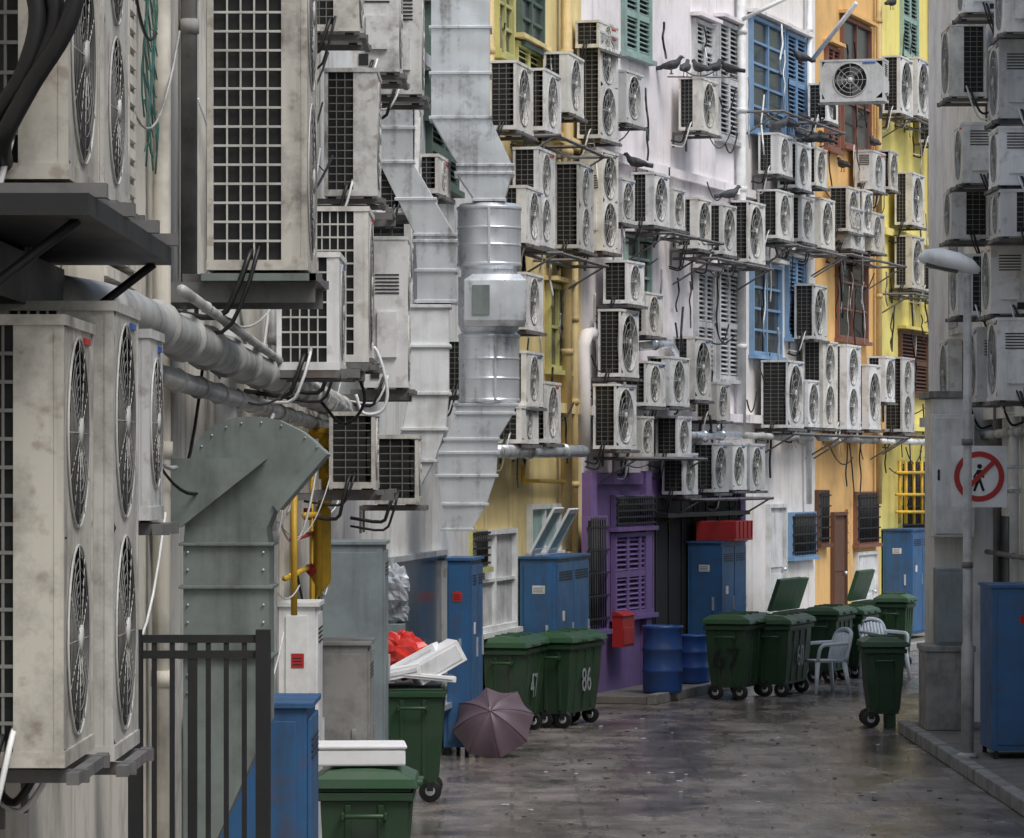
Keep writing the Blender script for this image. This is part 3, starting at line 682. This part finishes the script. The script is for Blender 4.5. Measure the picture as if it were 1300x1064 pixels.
def bin_(x0,xm,x1,y0,y1,i,label=None,wheels=4,lid='closed',Dc=None,Wc=None):
    a,b,u,n=wall_uv(i); s=(y1-HY)/CH; d=F/s
    D=Dc or clamp((xm-x0)/s/n.x,.5,.85); c=Vector((X(xm,d),d,0))
    k=(x1-CX)/F; den=u.x-k*u.y; t=(k*c.y-c.x)/den if abs(den)>1e-4 else 1
    W=Wc or (clamp(t,.55,1.35) if t>0 else .6)
    o=c-n*D; H=(y1-y0)/s; rz=math.atan2(n.y,n.x)
    e=bin_mesh(D,W,H,wheels,lid).obj('green_wheelie_bin',o,rz,bevel=.012)
    if label:
        cu=bpy.data.curves.new('number','FONT'); cu.body=label; cu.size=.38; cu.extrude=.002; cu.align_x='CENTER'
        cu.materials.append(dark if label=='67' else greyb)
        t=bpy.data.objects.new('painted_number',cu); sc.collection.objects.link(t); t.parent=e
        if label=='67': t.location=(D*.5,.022,H*.36); t.rotation_euler=(math.radians(90)+.06,0,0)
        else: t.location=(D-.022,W*.5,H*.36); t.rotation_euler=(math.radians(90),0,math.radians(90))
    return e
bin_(615,666,711,806,936,2,'47'); bin_(690,726,768,800,926,3,'86')
bin_(893,950,986,778,890,3,'67'); bin_(975,1003,1034,779,886,4,'60'); bin_(1030,1064,1086,768,868,4,'8'); bin_(1072,1096,1116,768,862,4,'2')
bin_(1110,1152,1163,806,925,0,None,2,Wc=.7)
bin_(985,1022,1056,765,860,4,None,4,'open'); bin_(1015,1030,1058,765,855,4,None,4,'open'); bin_(1092,1120,1140,752,845,5,None,4,'open'); bin_(1125,1152,1163,752,850,5)
bin_(488,566,579,852,1020,0,None,4,'open2',Dc=.58,Wc=.9)
d=34.5
mb=MB()
def slabf(px,py,w,h,t,ry,rz,yy=0):
    M=Matrix.Translation((X(px,d),d+.25+yy,Z(py,d)))@Matrix.Rotation(rz,4,'Z')@Matrix.Rotation(ry,4,'Y'); mb.box((-w/2,-t/2,-h/2),(w/2,t/2,h/2),foam,M)
    mb.box((-w/2+.03,-t/2-.01,-h/2+.03),(w/2-.03,-t/2-.001,h/2-.03),whitep,M)
slabf(552,842,.46,.20,.35,-.5,.25); slabf(522,840,.5,.08,.4,-.5,-.1,yy=.1); slabf(506,854,.35,.10,.4,-.2,.1,yy=-.05); slabf(540,860,.5,.05,.45,.1,.1)
mb.obj('styrofoam_packaging',bevel=.01)
def lump(name,c,r,m,sc_=(1,1,1)):
    mb=MB(); vs=[];n=22;k=16
    for i in range(k+1):
        for j in range(n):
            th=math.pi*i/k; ph=2*math.pi*j/n; v=Vector((math.sin(th)*math.cos(ph),math.sin(th)*math.sin(ph),math.cos(th)))
            q=1+.35*mathutils.noise.noise(v*2.6+Vector(c))+.16*mathutils.noise.noise(v*8)
            vs.append((c[0]+v.x*r*q*sc_[0],c[1]+v.y*r*q*sc_[1],c[2]+v.z*r*q*sc_[2]))
    fs=[(i*n+j,i*n+(j+1)%n,(i+1)*n+(j+1)%n,(i+1)*n+j) for i in range(k) for j in range(n)]
    mb.add(vs,fs,m,False); mb.tube([(c[0],c[1],c[2]+r*sc_[2]*.85),(c[0]+.02,c[1],c[2]+r*sc_[2]*1.15)],[r*.2,r*.05],m,7); return mb.obj(name)
lump('red_plastic_bag',(X(510,35.1),35.1,Z(832,35.1)),.22,bag,(1,1,.9))
lump('clear_plastic_bag',(X(500,36),36,Z(745,36)),.16,greyb,(.9,1,1.2)); lump('clear_plastic_bag',(X(498,36),36.1,Z(775,36)),.15,greyb)
mb=MB(); mb.box((-1.18,35.7,1.05),(-.98,36.3,1.52),greyp); mb.box((-1.3,35.7,1.0),(-.9,36.3,1.048),steel)
for x in (-1.28,-.94):
    for y in (35.72,36.25): mb.box((x,y,0),(x+.03,y+.03,.998),steel)
mb.obj('waste_stand')
bin_mesh(.6,.7,1.12,4).obj('green_wheelie_bin',(-1.2,24,0),0,bevel=.01)
mb=MB(); mb.box((0,0,0),(.6,.42,.1),foam); mb.box((-.01,-.01,.102),(.61,.43,.13),foam); mb.obj('styrofoam_box',(-1.25,24.05,1.105),.06,bevel=.012)
def drum(px,py,m,r=.27,h=.86,zb=.1):
    s=(py-HY)/(CH-zb); d=F/s; mb=MB()
    mb.lathe([(r*.9,0),(r*.97,.02),(r,.05),(r,h*.3),(r*1.04,h*.32),(r*1.04,h*.35),(r,h*.37),(r,h*.62),(r*1.04,h*.64),(r*1.04,h*.67),(r,h*.69),(r,h*.94),(r*1.05,h*.96),(r*1.05,h),(r*.98,h),(r*.96,h*.97)],m,n=32)
    mb.tube([(r*.4,.05,h*.97),(r*.4,.05,h)],.04,m,10); mb.obj('blue_plastic_drum',(X(px,d),d,zb))
drum(841,880,bluebar,.25); drum(882,868,bluebar,.2,.65)
# ------------------------------------------------------------ umbrella
mb=MB(); Rr=.43; ax=Vector((-.12,-.80,.55)).normalized(); q=ax.to_track_quat('Z','Y').to_matrix().to_4x4()@Matrix.Rotation(.25,4,'Z')
vs=[];fs=[];G=8;S=6;J=7
for j in range(J+1):
    for k in range(G*S):
        a=2*math.pi*k/(G*S); fr=(k%S)/S; dip=math.sin(math.pi*fr)
        rr=j/J; rad=Rr*rr*(1-.12*dip*rr); zq=.23*(1-rr**2.1)-.04*dip*rr
        vs.append(q@Vector((rad*math.cos(a),rad*math.sin(a),zq)))
for j in range(J):
    for k in range(G*S):
        l=(k+1)%(G*S); fs.append((j*G*S+k,j*G*S+l,(j+1)*G*S+l,(j+1)*G*S+k))
mb.add(vs,fs,umb,True)
for g in range(G):
    mb.tube([q@Vector((Rr*t/6*math.cos(2*math.pi*g/G),Rr*t/6*math.sin(2*math.pi*g/G),.23*(1-(t/6)**2.1)+.002)) for t in range(7)],.0035,umb,4)
mb.tube([q@Vector((0,0,.29)),q@Vector((0,0,.2)),q@Vector((0,0,-.38))],.007,galv,6)
mb.tube([q@Vector((0,0,-.38)),q@Vector((0,0,-.46)),q@Vector((.03,0,-.50)),q@Vector((.07,0,-.48)),q@Vector((.075,0,-.44))],.013,blk,8)
mz=min(v[2] for v in vs)
dU=40.2; mb.obj('umbrella',(X(626,dU),dU,-mz+.005))
def chair(px,py,rz):
    s=(py-HY)/CH; d=F/s; mb=MB(); m=chairm
    mb.loft([(-.22,.22,-.21,.21,.41),(-.24,.24,-.23,.23,.44)],m)
    for x,y,ox,oy in ((-.2,-.19,-.05,-.05),(.2,-.19,.05,-.05),(-.2,.19,-.05,.07),(.2,.19,.05,.07)):
        mb.tube([(x,y,.43),(x+ox,y+oy,0)],[.036,.024],m,8)
    for k in range(7):
        x=-.19+k*.38/6; mb.tube([(x,.20,.44),(x*1.05,.25,.62),(x*1.02,.29,.80-abs(x)*.15)],.018,m,6,flat=1.5)
    mb.tube(smoothpath([(-.24,.2,.43),(-.245,.26,.68),(-.19,.30,.80),(0,.32,.84),(.19,.30,.80),(.245,.26,.68),(.24,.2,.43)],4),.026,m,8)
    for sx in (-1,1): mb.tube(smoothpath([(sx*.245,.25,.66),(sx*.275,0,.65),(sx*.265,-.17,.62),(sx*.22,-.2,.43)],4),.024,m,8)
    mb.obj('white_plastic_chair',(X(px,d),d,0),rz)
chair(1046,880,math.radians(-68)); chair(1124,862,math.radians(40))
# ------------------------------------------------------------ street lamp, sign, right side
dL=38.4; xL=4.44; mb=MB(); zt=Z(350,dL)
mb.tube([(xL,dL,.12),(xL,dL,1.2),(xL,dL,1.25),(xL,dL,zt)],[.062,.06,.045,.04],pvc,14)
mb.lathe([(.11,.12),(.11,.15),(.07,.17)],pvc,(xL,dL,0),16)
mb.tube([(xL,dL,zt-.05),(xL-.01,dL,zt+.05),(xL-.08,dL,zt+.09)],.04,whitep,10)
M=Matrix.Translation((xL+.08,dL,zt+.02))@Matrix.Rotation(.22,4,'Y')
mb.tube([(.03,0,.03),(-.06,0,.05),(-.2,0,.07),(-.38,0,.07),(-.52,0,.05),(-.58,0,.03)],[.03,.075,.095,.1,.075,.02],whitep,14,M=M,flat=1.35)
mb.box((-.5,-.07,-.045),(-.18,.07,.0),glass,M)
for zb in (2.0,3.2): mb.tube([(xL,dL,zb-.03),(xL,dL,zb+.03)],.055,steel,12)
mb.obj('street_lamp')
mb=MB(); mb.box((4.82,45,0),(5.498,46,3.75),W_rgt); mb.box((4.76,44.95,3.752),(5.497,46.1,3.83),conc); mb.obj('masonry_pier',bevel=.01)
dd=44.6; mb=MB(); mb.box((X(1184,dd),dd,Z(682,dd)),(X(1237,dd),dd+.39,Z(526,dd)),whitep); mb.box((X(1187,dd),dd-.02,Z(678,dd)),(X(1234,dd),dd-.001,Z(530,dd)),whitep); mb.box((X(1190,dd),dd-.035,Z(610,dd)),(X(1193,dd),dd-.02,Z(596,dd)),darksteel)
mb.obj('white_utility_box',bevel=.008)
dd=42.4; mb=MB(); mb.box((4.46,dd,.121),(X(1237,dd),dd+.8,Z(828,dd)),conc); mb.box((4.44,dd-.02,Z(828,dd)+.001),(X(1239,dd),dd+.82,Z(820,dd)),conc); mb.obj('concrete_plinth',bevel=.012)
mb=MB(); zb=Z(820,dd)+.002; x0=X(1191,dd);x1=X(1236,dd)
mb.box((x0,dd+.1,zb),(x1,dd+.5,Z(722,dd)),greyp); mb.box((x0+.02,dd+.08,zb+.03),(x1-.02,dd+.099,Z(727,dd)),greyp); mb.box((x1-.07,dd+.06,zb+.35),(x1-.04,dd+.08,zb+.45),galv); mb.obj('grey_utility_box',bevel=.008)
ds=41; cxs=X(1243,ds); czs=Z(605,ds); mb=MB()
def disc(r0,r1,y0,m,N=40):
    vs=[]
    for k in range(N):
        a=2*math.pi*k/N; vs+=[(cxs+r1*math.cos(a),y0,czs+r1*math.sin(a)),(cxs+r0*math.cos(a),y0,czs+r0*math.sin(a))]
    mb.add(vs,[(2*k,2*((k+1)%N),2*((k+1)%N)+1,2*k+1) for k in range(N)],m)
mb.box((cxs-.29,ds,czs-.32),(cxs+.29,ds+.015,czs+.32),whitep)
disc(.205,.262,ds-.006,redp)
M=Matrix.Translation((cxs,ds-.008,czs))@Matrix.Rotation(math.radians(45),4,'Y')
mb.box((-.024,-.002,-.21),(.024,.001,.21),redp,M)
fig=[(-.02,.07),(.03,.07),(.055,-.01),(.04,-.015),(.02,.035),(.02,-.03),(.06,-.15),(.035,-.155),(.0,-.06),(-.04,-.155),(-.065,-.15),(-.02,-.03),(-.02,.03),(-.05,-.02),(-.065,-.01)]
mb.prism([(cxs+a,czs+b) for a,b in fig],ds-.004,ds-.001,dark)
mb.add([(cxs+.005+.026*math.cos(k*.5236),ds-.004,czs+.105+.026*math.sin(k*.5236)) for k in range(12)],[tuple(range(12))],dark)
mb.tube([(cxs,ds+.03,czs+.1),(5.49,ds+.03,czs+.1)],.02,galv,8); mb.tube([(cxs,ds+.03,czs-.15),(5.49,ds+.03,czs-.15)],.02,galv,8)
mb.obj('no_pedestrians_sign')
for k,(x,y) in enumerate(((5.42,40.5),(5.42,42.5),(5.40,43.8),(5.42,38.0))):
    pipe('downpipe',[(x,y,9.1),(x,y,.15)],.05,[pvc,whitep,steel,pvc][k],10)
pipe('conduit',[(5.4,39,3.35),(5.4,51,3.3)],.05,pvc,10); pipe('conduit',[(5.4,39,2.0),(5.4,44.8,2.0)],.03,steel,8)
# ------------------------------------------------------------ pigeons
pm=MB()
pm.tube([(-.19,0,.085),(-.13,0,.095),(-.08,0,.105),(-.02,0,.115),(.05,0,.13),(.095,0,.165),(.115,0,.20),(.135,0,.222),(.155,0,.222),(.17,0,.216)],[.012,.022,.045,.062,.064,.042,.028,.03,.022,.006],birdm,12)
pm.tube([(-.22,0,.078),(-.12,0,.092)],[.03,.03],birdm,8)
for s_ in (-1,1):
    pm.tube([(.06,s_*.045,.14),(0,s_*.06,.13),(-.09,s_*.045,.112),(-.17,s_*.02,.095)],[.018,.04,.03,.006],birdm,8,flat=.5)
    pm.tube([(.0,s_*.022,.07),(.005,s_*.024,.0)],.006,redw,5); pm.tube([(-.02,s_*.024,.003),(.03,s_*.024,.003)],.005,redw,4)
pm.tube([(.165,0,.218),(.192,0,.208)],[.008,.002],dark,6)
first=pm.obj('pigeon'); pdata=first.data
birds=[(870,97,3,.35),(888,97,3,.4),(852,94,3,.2),(908,96,3,.3),(928,98,3,.2),(808,218,3,.3),(926,257,3,.3),
(1018,83,4,.4),(990,168,4,.3),(1004,167,4,.35),(1016,180,4,.3),(1030,186,4,.35),(1042,186,4,.4),(1036,160,4,.1),(1018,158,4,.1),(1110,190,5,.3),(1132,12,6,.3),(1070,218,5,.3)]
for k,(px,py,i,off) in enumerate(birds):
    p=wp(px,py,off,i); o=first if k==0 else bpy.data.objects.new('pigeon',pdata)
    if k: sc.collection.objects.link(o)
    o.location=p; o.rotation_euler=(0,0,R.uniform(0,6.28)); o.scale=(1.0,)*3
pipe('perch_rail',[wp(848,97.5,.3,3),wp(934,98.5,.3,3)],.012,steel,6,bands=False)
pipe('perch_rail',[wp(1000,160,.1,4),wp(1030,160,.1,4)],.012,steel,6,bands=False)
mb=MB()
for (x0,x1,py,i) in ((805,870,290,3),(862,935,322,3),(968,1030,306,4),(1040,1110,318,5),(968,1030,545,4),(1040,1112,548,5),(1122,1180,548,6),(1122,1185,146,6),(655,716,314,2),(652,716,165,2),(762,848,575,3),(845,935,628,3),(1122,1180,368,6),(950,1030,136,4)):
    a_=wp(x0,py,.1,i); b_=wp(x1,py,.1,i)
    a,b,u,n=wall_uv(i)
    zq=a_.z-.07; L=(b_-a_).dot(u); o=Vector((a_.x,a_.y,zq))
    for off in (.08,.5): mb.tube([o+n*off,o+n*off+u*L],.022,steel,4,smooth=False)
    for k in (0,.5,1):
        mb.tube([o+u*k*L-n*.09,o+u*k*L+n*.55],.02,steel,4,smooth=False)
    mb.tube([o-n*.09-Vector((0,0,.35)),o+n*.5],.013,steel,4,smooth=False); mb.tube([o+u*L-n*.09-Vector((0,0,.35)),o+u*L+n*.5],.013,steel,4,smooth=False)
mb.obj('steel_equipment_rack')
# ------------------------------------------------------------ camera, light
cam=bpy.data.cameras.new('camera'); co=bpy.data.objects.new('camera',cam); sc.collection.objects.link(co); sc.camera=co
co.location=(0,0,CH); co.rotation_euler=(math.radians(90),0,0)
cam.sensor_width=36; cam.lens=36*F/1300; cam.shift_y=(HY-532)/1300; cam.clip_start=.1; cam.clip_end=1500
w=bpy.data.worlds.new('World'); sc.world=w; w.use_nodes=True; nt=w.node_tree
sky=nt.nodes.new('ShaderNodeTexSky'); sky.sky_type='NISHITA'; sky.sun_disc=False
sv=Vector((.42,-.50,.95)).normalized(); sky.sun_elevation=math.asin(sv.z); sky.sun_rotation=math.atan2(sv.x,sv.y); sky.dust_density=5; sky.air_density=1.6; sky.ozone_density=3.5
bg=nt.nodes['Background']; bg.inputs[1].default_value=.15; nt.links.new(sky.outputs[0],bg.inputs[0])
sl=bpy.data.lights.new('sun','SUN'); sl.energy=1.5; sl.angle=math.radians(25); sl.color=(.98,.99,1); so=bpy.data.objects.new('sun',sl); sc.collection.objects.link(so)
so.rotation_euler=(-sv).to_track_quat('-Z','Y').to_euler(); so.location=(20,-10,40)
sc.view_settings.view_transform='Standard'; sc.view_settings.look='None'; sc.view_settings.exposure=0
